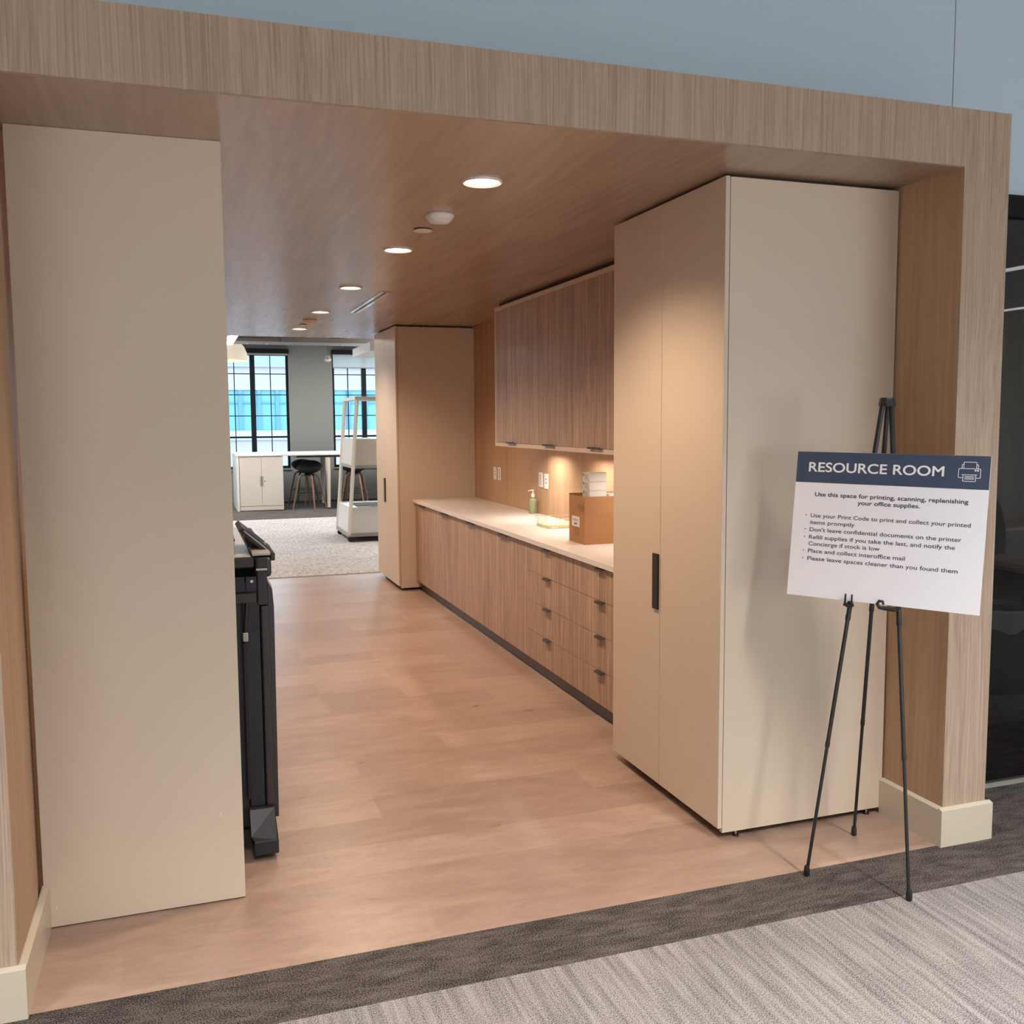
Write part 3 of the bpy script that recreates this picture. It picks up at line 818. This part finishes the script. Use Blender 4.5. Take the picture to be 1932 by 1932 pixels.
# hooks
def leg_at(foot, top, z): 
    k = (z - foot.z) / (top.z - foot.z); return foot + (top - foot) * k
lh, rh = leg_at(FL, tops[0], 1.030), leg_at(FR, tops[1], 1.018)
ul = (lh - BC).dot(BX); ur = (rh - BC).dot(BX)
vb = -BH / 2
bm = B()
c0 = bp(ul, vb - .014, .003)
tube(bm, [lh - o_, (lh + c0) / 2 - o_, c0 - o_], .008)
tube(bm, [bp(ul - .012, vb - .012, .003) - o_, bp(ul - .010, vb - .008, .012) - o_, bp(ul - .010, vb + .025, .012) - o_], [.006, .004, .003])
tube(bm, [bp(ul + .014, vb - .012, .003) - o_, bp(ul + .013, vb - .008, .012) - o_, bp(ul + .013, vb + .025, .012) - o_], [.006, .004, .003])
tube(bm, [bp(ul - .016, vb - .012, .004) - o_, bp(ul, vb - .018, .004) - o_, bp(ul + .018, vb - .012, .004) - o_], .007)
obj('board_hook', bm, 'black', t, True)
bm = B()
tube(bm, [rh - o_, bp(ur - .005, vb - .013, .004) - o_, bp(ur - .035, vb - .012, .008) - o_, bp(ur - .055, vb - .010, .012) - o_, bp(ur - .062, vb + .002, .014) - o_, bp(ur - .056, vb + .013, .014) - o_, bp(ur - .044, vb + .012, .014) - o_, bp(ur - .040, vb + .001, .013) - o_], [.008, .008, .0075, .007, .006, .0055, .005, .004])
obj('board_hook', bm, 'black', t, True)

sg = thing('sign', 'white Resource Room notice board with navy header standing on the easel', 'sign', BC)
def board_box(u0, u1, v0, v1, n0, n1):
    bm = B(); vs = []
    for (u, v, n) in ((u0, v0, n0), (u1, v0, n0), (u1, v1, n0), (u0, v1, n0), (u0, v0, n1), (u1, v0, n1), (u1, v1, n1), (u0, v1, n1)):
        vs.append(bm.verts.new(bp(u, v, n) - BC))
    for f in ((0, 1, 2, 3), (4, 5, 6, 7), (0, 1, 5, 4), (1, 2, 6, 5), (2, 3, 7, 6), (3, 0, 4, 7)): bm.faces.new([vs[i] for i in f])
    return bm
obj('board', board_box(-BW / 2, BW / 2, -BH / 2, BH / 2, -.003, .002), 'board', sg)
obj('header_band', board_box(-BW / 2 + .0004, BW / 2 - .0004, .155, BH / 2 - .0003, .002, .0024), 'navy', sg)
def letters(name, s, u0, u1, v, height, mat, bold=0.0, centre=False, n=.0022):
    cu = bpy.data.curves.new(name, 'FONT'); cu.body = s; cu.size = 1.0; cu.resolution_u = 8
    tmp = bpy.data.objects.new('tmp', cu); COL.objects.link(tmp)
    bpy.context.view_layer.update()
    dg = bpy.context.evaluated_depsgraph_get()
    me = bpy.data.meshes.new_from_object(tmp.evaluated_get(dg))
    bpy.data.objects.remove(tmp)
    xs = [w.co.x for w in me.vertices]; x0, x1 = min(xs), max(xs)
    sx = (u1 - u0) / (x1 - x0); sy = height / .70
    for w in me.vertices:
        w.co = (u0 + (w.co.x - x0) * sx, v + w.co.y * sy, 0)
    b0 = bmesh.new(); b0.from_mesh(me); bm = bmesh.new()
    for k_, (du, dv) in enumerate(((0, 0),) if not bold else ((bold, 0), (-bold, 0), (0, bold), (0, -bold), (bold * .7, bold * .7), (-bold * .7, -bold * .7), (bold * .7, -bold * .7), (-bold * .7, bold * .7))):
        vm = {w: bm.verts.new(bp(w.co.x + du, w.co.y + dv, n + k_ * 4e-5) - BC) for w in b0.verts}
        for f in b0.faces: bm.faces.new([vm[w] for w in f.verts])
    me.clear_geometry(); bm.to_mesh(me); bm.free(); b0.free()
    me.materials.clear(); me.materials.append(M[mat])
    o = bpy.data.objects.new(name, me); COL.objects.link(o); o.parent = sg
    return o
letters('heading_text', 'RESOURCE ROOM', -.2855, .1865, .1964, .0345, 'white_ink', .0009, n=.0025)
letters('intro_text', 'Use this space for printing, scanning, replenishing', -.2555, .2716, .1046, .0148, 'navy_ink', .00045)
letters('intro_text', 'your office supplies.', -.0975, .1163, .0805, .0148, 'navy_ink', .00045)
for s, u1, v in (('Use your Print Code to print and collect your printed', .2848, .0250), ('items promptly', -.1029, -.0003), ("Don't leave confidential documents on the printer", .2589, -.0272),
                 ('Refill supplies if you take the last, and notify the', .2404, -.0553), ('Concierge if stock is low', -.0083, -.0800), ('Place and collect interoffice mail', .0805, -.1068), ('Please leave spaces cleaner than you found them', .2546, -.1350)):
    letters('bullet_text', s, -.2655, u1, v, .0142, 'navy_ink', .00022)
bm = B()
for v in (.0316, -.0202, -.0483, -.1002, -.1279):
    vs = [bm.verts.new(bp(-.2828 + .0022 * math.cos(k * math.pi / 5), v + .0022 * math.sin(k * math.pi / 5), .0026) - BC) for k in range(10)]
    bm.faces.new(vs)
obj('bullet_dots', bm, 'navy_ink', sg)
# printer icon, drawn with strokes
def strokes(name, paths, w, mat):
    bm = B()
    for pts in paths:
        for (a_, b_) in zip(pts, pts[1:]):
            d = Vector((b_[0] - a_[0], b_[1] - a_[1])); d.normalize(); nrm = Vector((-d.y, d.x)) * w / 2; e = d * w / 2
            q = [(a_[0] - e.x + nrm.x, a_[1] - e.y + nrm.y), (b_[0] + e.x + nrm.x, b_[1] + e.y + nrm.y), (b_[0] + e.x - nrm.x, b_[1] + e.y - nrm.y), (a_[0] - e.x - nrm.x, a_[1] - e.y - nrm.y)]
            bm.faces.new([bm.verts.new(bp(u, v, .0026) - BC) for u, v in q])
    return obj(name, bm, mat, sg)
def arc(cx, cy, r, a0, a1, n=4): return [(cx + r * math.cos(math.radians(a0 + (a1 - a0) * k / n)), cy + r * math.sin(math.radians(a0 + (a1 - a0) * k / n))) for k in range(n + 1)]
icon = [[(.2490, .2260)] + arc(.2525, .2445, .0035, 180, 90) + arc(.2860, .2445, .0035, 90, 0) + [(.2895, .2260)],
        [(.2435, .2265)] + arc(.2455, .2375, .002, 180, 90) + [(.2490, .2395)], [(.2950, .2265)] + arc(.2930, .2375, .002, 0, 90) + [(.2895, .2395)],
        [(.2480, .1940)] + arc(.2375, .1975, .0040, 270, 180) + arc(.2375, .2215, .0040, 180, 90) + arc(.2990, .2215, .0040, 90, 0) + arc(.2990, .1975, .0040, 0, -90) + [(.2885, .1940)],
        [(.2450, .2045), (.2915, .2045)], [(.2480, .2040)] + arc(.2505, .1845, .0025, 180, 270) + arc(.2860, .1845, .0025, 270, 360) + [(.2885, .2040)],
        [(.2540, .1990), (.2830, .1990)], [(.2540, .1940), (.2830, .1940)], [(.2540, .1895), (.2830, .1895)]]
strokes('printer_icon', icon, .0021, 'white_ink')
bm = B()
for u in (.2868, .2945):
    bm.faces.new([bm.verts.new(bp(u + .0032 * math.cos(k * math.pi / 6), .2195 + .0032 * math.sin(k * math.pi / 6), .0028) - BC) for k in range(12)])
obj('icon_dots', bm, 'white_ink', sg)

# ------------------------------------------------------------------ far office furniture
t = thing('storage_cabinet', 'low cream two door metal cabinet under the white high table', 'cabinet', (1.365, 15.85, 0))
obj('body', box(B(), -.403, .403, .02, .46, .012, 1.03, .003), 'cream_metal', t)
for s in (-1, 1):
    d = obj('door', box(B(), min(s * .002, s * .40), max(s * .002, s * .40), 0, .0195, .095, 1.02, .002), 'cream_metal', t)
    obj('handle', box(B(), min(s * .004, s * .03), max(s * .004, s * .03), -.006, -.0005, .47, .66, .001), 'grey_metal', d)
    if s > 0:
        bm = B(); rod(bm, (.06, -.004, .564), (.06, 0, .564), .010); obj('lock', bm, 'black', d)
obj('kick_plate', box(B(), -.40, .40, .004, .0195, .012, .09), 'cream_metal', t)
obj('base', box(B(), -.39, .39, .03, .44, 0, .0115), 'black', t)

t = thing('high_table', 'long white bar height table in front of the far windows', 'table', (3.1, 16.5, 0))
obj('tabletop', box(B(), -2.19, 2.6, -.66, .80, 1.035, 1.075, .006), 'white_metal', t)
obj('end_panel', box(B(), -2.19, -2.145, -.655, .795, .0, 1.034), 'white_metal', t)
obj('apron', box(B(), -1.07, 2.4, -.60, .70, .995, 1.034), 'black', t)
for lx, ly in ((-.478, -.62), (-.44, .42), (2.3, -.62), (2.3, .42)):
    bm = B(); rod(bm, (lx, ly, .02), (lx, ly, .994), .033, .05, 16); lg = obj('leg', bm, 'cream_metal', t, True)
    bm = B(); rod(bm, (lx, ly, 0), (lx, ly, .02), .026, .033); obj('glide', bm, 'black', lg)

st = thing('bar_stool', 'black shell bar stool with walnut legs, left front at the high table', 'stool', (2.25, 15.82, 0), 0.95, 'bar stools at the high table')
bm = B()
NR, NA = 7, 32; grid = []
for i in range(NR + 1):
    f = i / NR; ring = []
    for k in range(NA):
        a_ = 2 * math.pi * k / NA
        rr = .262 * f
        back = max(0.0, math.cos(a_ - math.radians(20)))
        zz = .735 + .075 * f ** 2.4 + .125 * back ** 1.2 * f ** 3
        ring.append((rr * math.cos(a_) * (1 + .06 * f * back), rr * math.sin(a_) * .92, zz))
    grid.append(ring)
v_in = [[bm.verts.new(p_) for p_ in r_] for r_ in grid]
v_out = [[bm.verts.new((p_[0] * (1.0 if i == NR else .97), p_[1] * (1.0 if i == NR else .97), p_[2] - (.004 if i == NR else .035 + .02 * (1 - i / NR)))) for p_ in r_] for i, r_ in enumerate(grid)]
for gset, fl in ((v_in, False), (v_out, True)):
    for i in range(1, NR):
        for k in range(NA):
            q = (gset[i][k], gset[i][(k + 1) % NA], gset[i + 1][(k + 1) % NA], gset[i + 1][k]); bm.faces.new(q if not fl else q[::-1])
    bm.faces.new([gset[1][k] for k in range(NA)] if fl else [gset[1][k] for k in range(NA)][::-1])
for k in range(NA):
    bm.faces.new((v_in[NR][k], v_in[NR][(k + 1) % NA], v_out[NR][(k + 1) % NA], v_out[NR][k]))
for ring in (v_in[0], v_out[0]):
    bmesh.ops.delete(bm, geom=ring, context='VERTS')
obj('seat', bm, 'seat_fabric', st, True)
for k in range(4):
    a_ = math.radians(45 + 90 * k)
    ca, sa = math.cos(a_), math.sin(a_)
    bm = B(); tube(bm, [(ca * .06, sa * .06, .665), (ca * .14, sa * .14, .662), (ca * .175, sa * .175, .64), (ca * .195, sa * .195, .60), (ca * .33, sa * .33, .004)], [.018, .018, .019, .018, .014], 10)
    obj('leg', bm, 'walnut', st, True)
bm = B(); tube(bm, [(.262 * math.cos(2 * math.pi * k / 28), .262 * math.sin(2 * math.pi * k / 28), .305) for k in range(28)], .007, 8, True); obj('foot_ring', bm, 'black_metal', st, True)
bm = B(); lathe(bm, [(0, .645), (.09, .645), (.10, .675), (.07, .69), (0, .69)], n=20); obj('seat_plate', bm, 'black_metal', st, True)
dup(st, (2.28, 17.02, 0), 4.2, 'black bar stool behind the left front one, on the window side of the high table')
dup(st, (3.12, 15.84, 0), 1.2, 'black bar stool right of the front table leg, seen through the white cart')
dup(st, (3.30, 17.02, 0), 2.9, 'black bar stool on the window side, farther right behind the white cart')

# mobile shelf cart
t = thing('shelf_cart', 'tall white mobile shelf cart on casters at the far end of the room', 'cart', (2.6, 11.0, 0))
yF, yB = -.55, .52
def half_w(z): return .47 - .078 * z
def ladder(bm, y0, y1, z0, z1, inset=0.0):
    w0, w1 = half_w(z0) - inset, half_w(z1) - inset
    vs = [bm.verts.new(p_) for p_ in ((-w0, y0, z0), (w0, y0, z0), (w0, y1, z0), (-w0, y1, z0), (-w1, y0, z1), (w1, y0, z1), (w1, y1, z1), (-w1, y1, z1))]
    for f in ((0, 1, 2, 3), (4, 5, 6, 7), (0, 1, 5, 4), (1, 2, 6, 5), (2, 3, 7, 6), (3, 0, 4, 7)): bm.faces.new([vs[i] for i in f])
    return bm
for sx in (-1, 1):
    for yy in (yF, yB):
        bm = B(); tube(bm, [(sx * half_w(.1), yy, .10), (sx * half_w(2.0), yy, 2.0)], .027, 4); obj('leg', bm, 'cream_metal', t)
bm = B(); box(bm, -half_w(2) - .03, half_w(2) + .03, yF - .02, yF + .03, 1.985, 2.03); box(bm, -half_w(2) - .03, half_w(2) + .03, yB - .03, yB + .02, 1.985, 2.03)
box(bm, -half_w(2) - .03, -half_w(2) + .02, yF + .03, yB - .03, 1.985, 2.03); box(bm, half_w(2) - .02, half_w(2) + .03, yF + .03, yB - .03, 1.985, 2.03)
obj('top_frame', bm, 'white_metal', t)
bb = obj('lower_bin', ladder(B(), yF + .01, yB - .01, .125, .47), 'white_metal', t)
bm = B(); w_ = half_w(.5)
box(bm, -w_ - .012, w_ + .012, yF, yF + .015, .47, .487); box(bm, -w_ - .012, w_ + .012, yB - .015, yB, .47, .487); box(bm, -w_ - .012, -w_ + .003, yF, yB, .47, .487); box(bm, w_ - .003, w_ + .012, yF, yB, .47, .487)
obj('rim', bm, 'white_metal', bb)
for k in range(4):
    obj('slot', box(B(), -.30, .36, yF + .12 + k * .22, yF + .26 + k * .22, .4705, .4735), 'matte_black', bb)
obj('base_tray', ladder(B(), yF - .012, yB + .012, .0745, .1245, -.02), 'grey_metal', t)
mb = obj('upper_bin', ladder(B(), yF + .01, yB - .01, 1.072, 1.44), 'cream_metal', t)
obj('bin_tray', ladder(B(), yF, yB, 1.03, 1.0715, -.006), 'grey_metal', mb)
for sx in (-1, 1):
    for yy in (yF + .04, yB - .06):
        x_ = sx * (half_w(0) - .03)
        bm = B(); rod(bm, (x_, yy - .018, .037), (x_, yy + .018, .037), .037, n=24); obj('caster', bm, 'black', t, True)

# lamps, beam and services under the far ceiling
t = thing('pendant_lamp', 'large cream dome pendant lamp at the left of the far windows', 'lamp', (.545, 13.0, 2.649))
bm = B(); lathe(bm, [(.455, 0), (.46, .02), (.445, .12), (.405, .22), (.32, .31), (.18, .37), (.05, .39), (.05, .385), (.18, .36), (.31, .30), (.395, .21), (.435, .12), (.445, .02), (.445, 0), (.455, 0)], n=48); obj('lamp_shade', bm, 'shade', t, True)
bm = B(); rod(bm, (0, 0, .385), (0, 0, FH - 2.649), .008); obj('cord', bm, 'black', t, True)
bm = B(); lathe(bm, [(0, .30), (.05, .28), (.06, .22), (.04, .17), (0, .155)], n=20); obj('bulb', bm, 'tube', t, True)
t = thing('linear_light', 'bright linear ceiling light above the cream pendant lamp', 'ceiling light', (.665, 10.8, 2.80))
obj('housing', box(B(), -.05, .05, -1.1, .9, .012, .07), 'white_metal', t)
obj('lens', box(B(), -.045, .045, -1.1, .9, 0, .0115), 'tube', t)
for yy in (-.9, .9):
    bm = B(); rod(bm, (0, yy, .07), (0, yy, FH - 2.80), .004, n=8); obj('hanger', bm, 'black', t)

bm = B(); box(bm, -3, 1.42, 12.0, 12.25, 2.872, 2.945); box(bm, -3, 1.42, 11.93, 12.0, 2.945, 2.962); box(bm, 1.424, 9, 11.985, 12.25, 2.872, 3.12)
struct('beam', bm, 'steel')
bm = B()
for x_, z_ in ((1.515, 2.944), (1.612, 2.944), (1.515, 2.882), (1.612, 2.882), (2.20, 2.955), (2.25, 2.955), (2.30, 2.955), (2.35, 2.955)):
    rod(bm, (x_, 11.972, z_), (x_, 11.985, z_), .009, n=8)
struct('trim_5', bm, 'black')
t = thing('cable_tray', 'silver ladder cable tray running under the steel beam', 'cable tray', (2.0, 11.93, 2.848))
bm = B()
for yy in (-.17, .03):
    box(bm, -4, 6, yy, yy + .012, -.014, .014)
obj('side_rail', bm, 'tray', t)
for k in range(32):
    bm = B(); box(bm, -3.6 + k * .28, -3.575 + k * .28, -.158, .03, -.012, -.004); obj('rung', bm, 'tray', t)
t = thing('dome_camera', 'small dome camera hanging on a cord between the far windows', 'camera', (2.115, 11.98, 2.63))
bm = B(); lathe(bm, [(0, .062), (.018, .062), (.034, .05), (.036, .008), (.05, .004), (.05, 0), (0, 0)], n=24); obj('housing', bm, 'grey_metal', t, True)
bm = B(); lathe(bm, [(.053, -.001), (.050, -.016), (.036, -.031), (.018, -.037), (0, -.038)], n=24); obj('dome', bm, 'white', t, True)
bm = B(); tube(bm, [(0, 0, .06), (.002, 0, .12), (-.003, 0, .205)], .003, 6); obj('cord', bm, 'black', t)
t = thing('ceiling_duct', 'pale square duct hanging just right of the far opening', 'duct', (2.9, 10.4, 2.62))
obj('duct', box(B(), -.52, .6, -.5, .9, .0, .12, .004), 'white_metal', t)
for xx in (-.3, .4):
    bm = B(); rod(bm, (xx, .3, .12), (xx, .3, FH - 2.62), .005, n=8); obj('hanger', bm, 'grey_metal', t)

# overhead light of the far office
for (lx, ly) in ((-.6, 11.0), (3.9, 10.6), (6.8, 11), (3.9, 15.0), (0.2, 15.2)):
    area('far_office_lamp', (lx, ly, 3.3), (0, 0, 0), .3, 2.6, 150, (1.0, .98, .96))

# ------------------------------------------------------------------ meeting room things behind the glass
t = thing('meeting_table', 'wood topped table in the dark room behind the glass', 'table', (6.1, 1.5, 0))
obj('tabletop', box(B(), -1.16, 1.3, -.78, .75, .71, .74, .003), 'table_wood', t)
obj('apron', box(B(), -1.10, 1.24, -.72, .69, .50, .709), 'matte_black', t)
for lx in (-.9, 1.05):
    bm = B(); box(bm, lx - .04, lx + .04, -.5, .5, 0, .4995); obj('leg', bm, 'black', t)
t = thing('office_chair', 'black office chair tucked behind the table in the dark room', 'chair', (5.82, 2.93, 0.0))
bm = B()
pr = [(-.26, .58), (.25, .58), (.27, .68), (.26, .82), (.22, .96), (.16, 1.07), (.08, 1.13), (-.06, 1.14), (-.16, 1.11), (-.24, .95)]
prism(bm, pr, 'y', -.02, .05); obj('backrest', bm, flat('black mesh fabric', (.009, .010, .012), .9, spec=.1), t)
obj('seat', box(B(), -.25, .25, .05, .5, .44, .52, .03, 2), 'black', t)
bm = B(); rod(bm, (0, .27, .06), (0, .27, .44), .028); obj('gas_column', bm, 'black_metal', t)
bm = B(); box(bm, -.03, .03, -.0, .30, .40, .44); box(bm, -.03, .03, -.045, -.02, .40, .80); obj('back_support', bm, 'black', t)
for k in range(5):
    a_ = 2 * math.pi * k / 5 + .3
    bm = B(); tube(bm, [(0, .27, .09), (.28 * math.cos(a_), .27 + .28 * math.sin(a_), .05)], [.022, .014], 8); lg = obj('leg', bm, 'black', t)
    bm = B(); rod(bm, (.28 * math.cos(a_) - .012, .27 + .28 * math.sin(a_), .026), (.28 * math.cos(a_) + .012, .27 + .28 * math.sin(a_), .026), .026); obj('caster', bm, 'black', lg, True)
t = thing('trash_bin', 'black bin with a clear liner bag in the dark room behind the glass', 'bin', (4.73, 1.66, 0))
bm = B(); lathe(bm, [(0, .001), (.165, .001), (.18, .02), (.20, .50), (.205, .51), (.195, .51), (.175, .03), (0, .02)], n=32); obj('bucket', bm, 'black', t, True)
bm = B(); n_ = 48
prf = [(.207, .40), (.216, .42), (.213, .47), (.214, .515), (.200, .53), (.190, .50)]
rings = []
for j, (r_, z_) in enumerate(prf):
    rings.append([bm.verts.new(((r_ + .008 * math.sin(k * 1.7 + j) * (1 if j in (0, 1, 2) else .4)) * math.cos(2 * math.pi * k / n_), (r_ + .008 * math.sin(k * 1.7 + j) * (1 if j in (0, 1, 2) else .4)) * math.sin(2 * math.pi * k / n_), z_ + .012 * math.sin(k * .9) * (j == 0))) for k in range(n_)])
for a_, b_ in zip(rings, rings[1:]):
    for k in range(n_): bm.faces.new((a_[k], a_[(k + 1) % n_], b_[(k + 1) % n_], b_[k]))
obj('liner_bag', bm, 'bag', t, True)
t = thing('credenza', 'low dark wood cabinet along the back wall of the dark room', 'cabinet', (6.2, 3.95, 0))
obj('body', box(B(), -1.6, 1.6, -.2, .24, .05, .67, .003), 'dark_wood', t)
obj('top', box(B(), -1.62, 1.62, -.22, .245, .6705, .70, .002), 'table_wood', t)
obj('plinth', box(B(), -1.55, 1.55, -.15, .22, 0, .0495), 'black', t)

area('meeting_room_fill', (8.6, 2.2, 1.7), (0, R90, 0), 2.4, 2.0, 26, (1.0, .93, .84))  # added unseen lamp to brighten the closed room behind the glass
# ------------------------------------------------------------------ front office lamps (behind the camera, mirrored in the glass)
for i, (lx, ly) in enumerate(((5.45, -1.5), (7.48, -3.4))):
    t = thing('linear_light', ['linear light mirrored in the dark glass, upper bright line', 'linear light mirrored in the dark glass, lower bright line'][i], 'ceiling light', (lx, ly, 2.7))
    obj('housing', box(B(), -.06, .06, -1.6, 1.6, .012, .10), 'white_metal', t)
    obj('lens', box(B(), -.03, .03, -1.6, 1.6, 0, .0115), 'tube_cool', t)
    for yy in (-1.2, 1.2):
        bm = B(); rod(bm, (0, yy, .10), (0, yy, FRH - 2.7), .004, n=8); obj('hanger', bm, 'black', t)
    area('linear_lamp', (lx, ly, 2.69), (0, 0, 0), .1, 3.2, 45, (.93, .97, 1.0), 120)
for (lx, ly) in ((-2.6, -2.4), (0.2, -2.9), (2.6, -2.6), (-1.2, -5.5), (3.0, -6)):
    area('front_office_lamp', (lx, ly, 3.3), (0, 0, 0), .25, 2.2, 96, (.99, .98, .97), 112)
t = thing('sprinkler_head', 'small grey metal fitting on the blue wall at the top edge of the view', 'sprinkler', (1.385, GY - .002, 3.19))
bm = B(); rod(bm, (0, 0, .03), (0, -.05, .03), .02, .012); obj('escutcheon', bm, 'grey_metal', t, True)
bm = B(); rod(bm, (0, -.05, .03), (0, -.075, .012), .010, .016); obj('nozzle', bm, 'grey_metal', t, True)
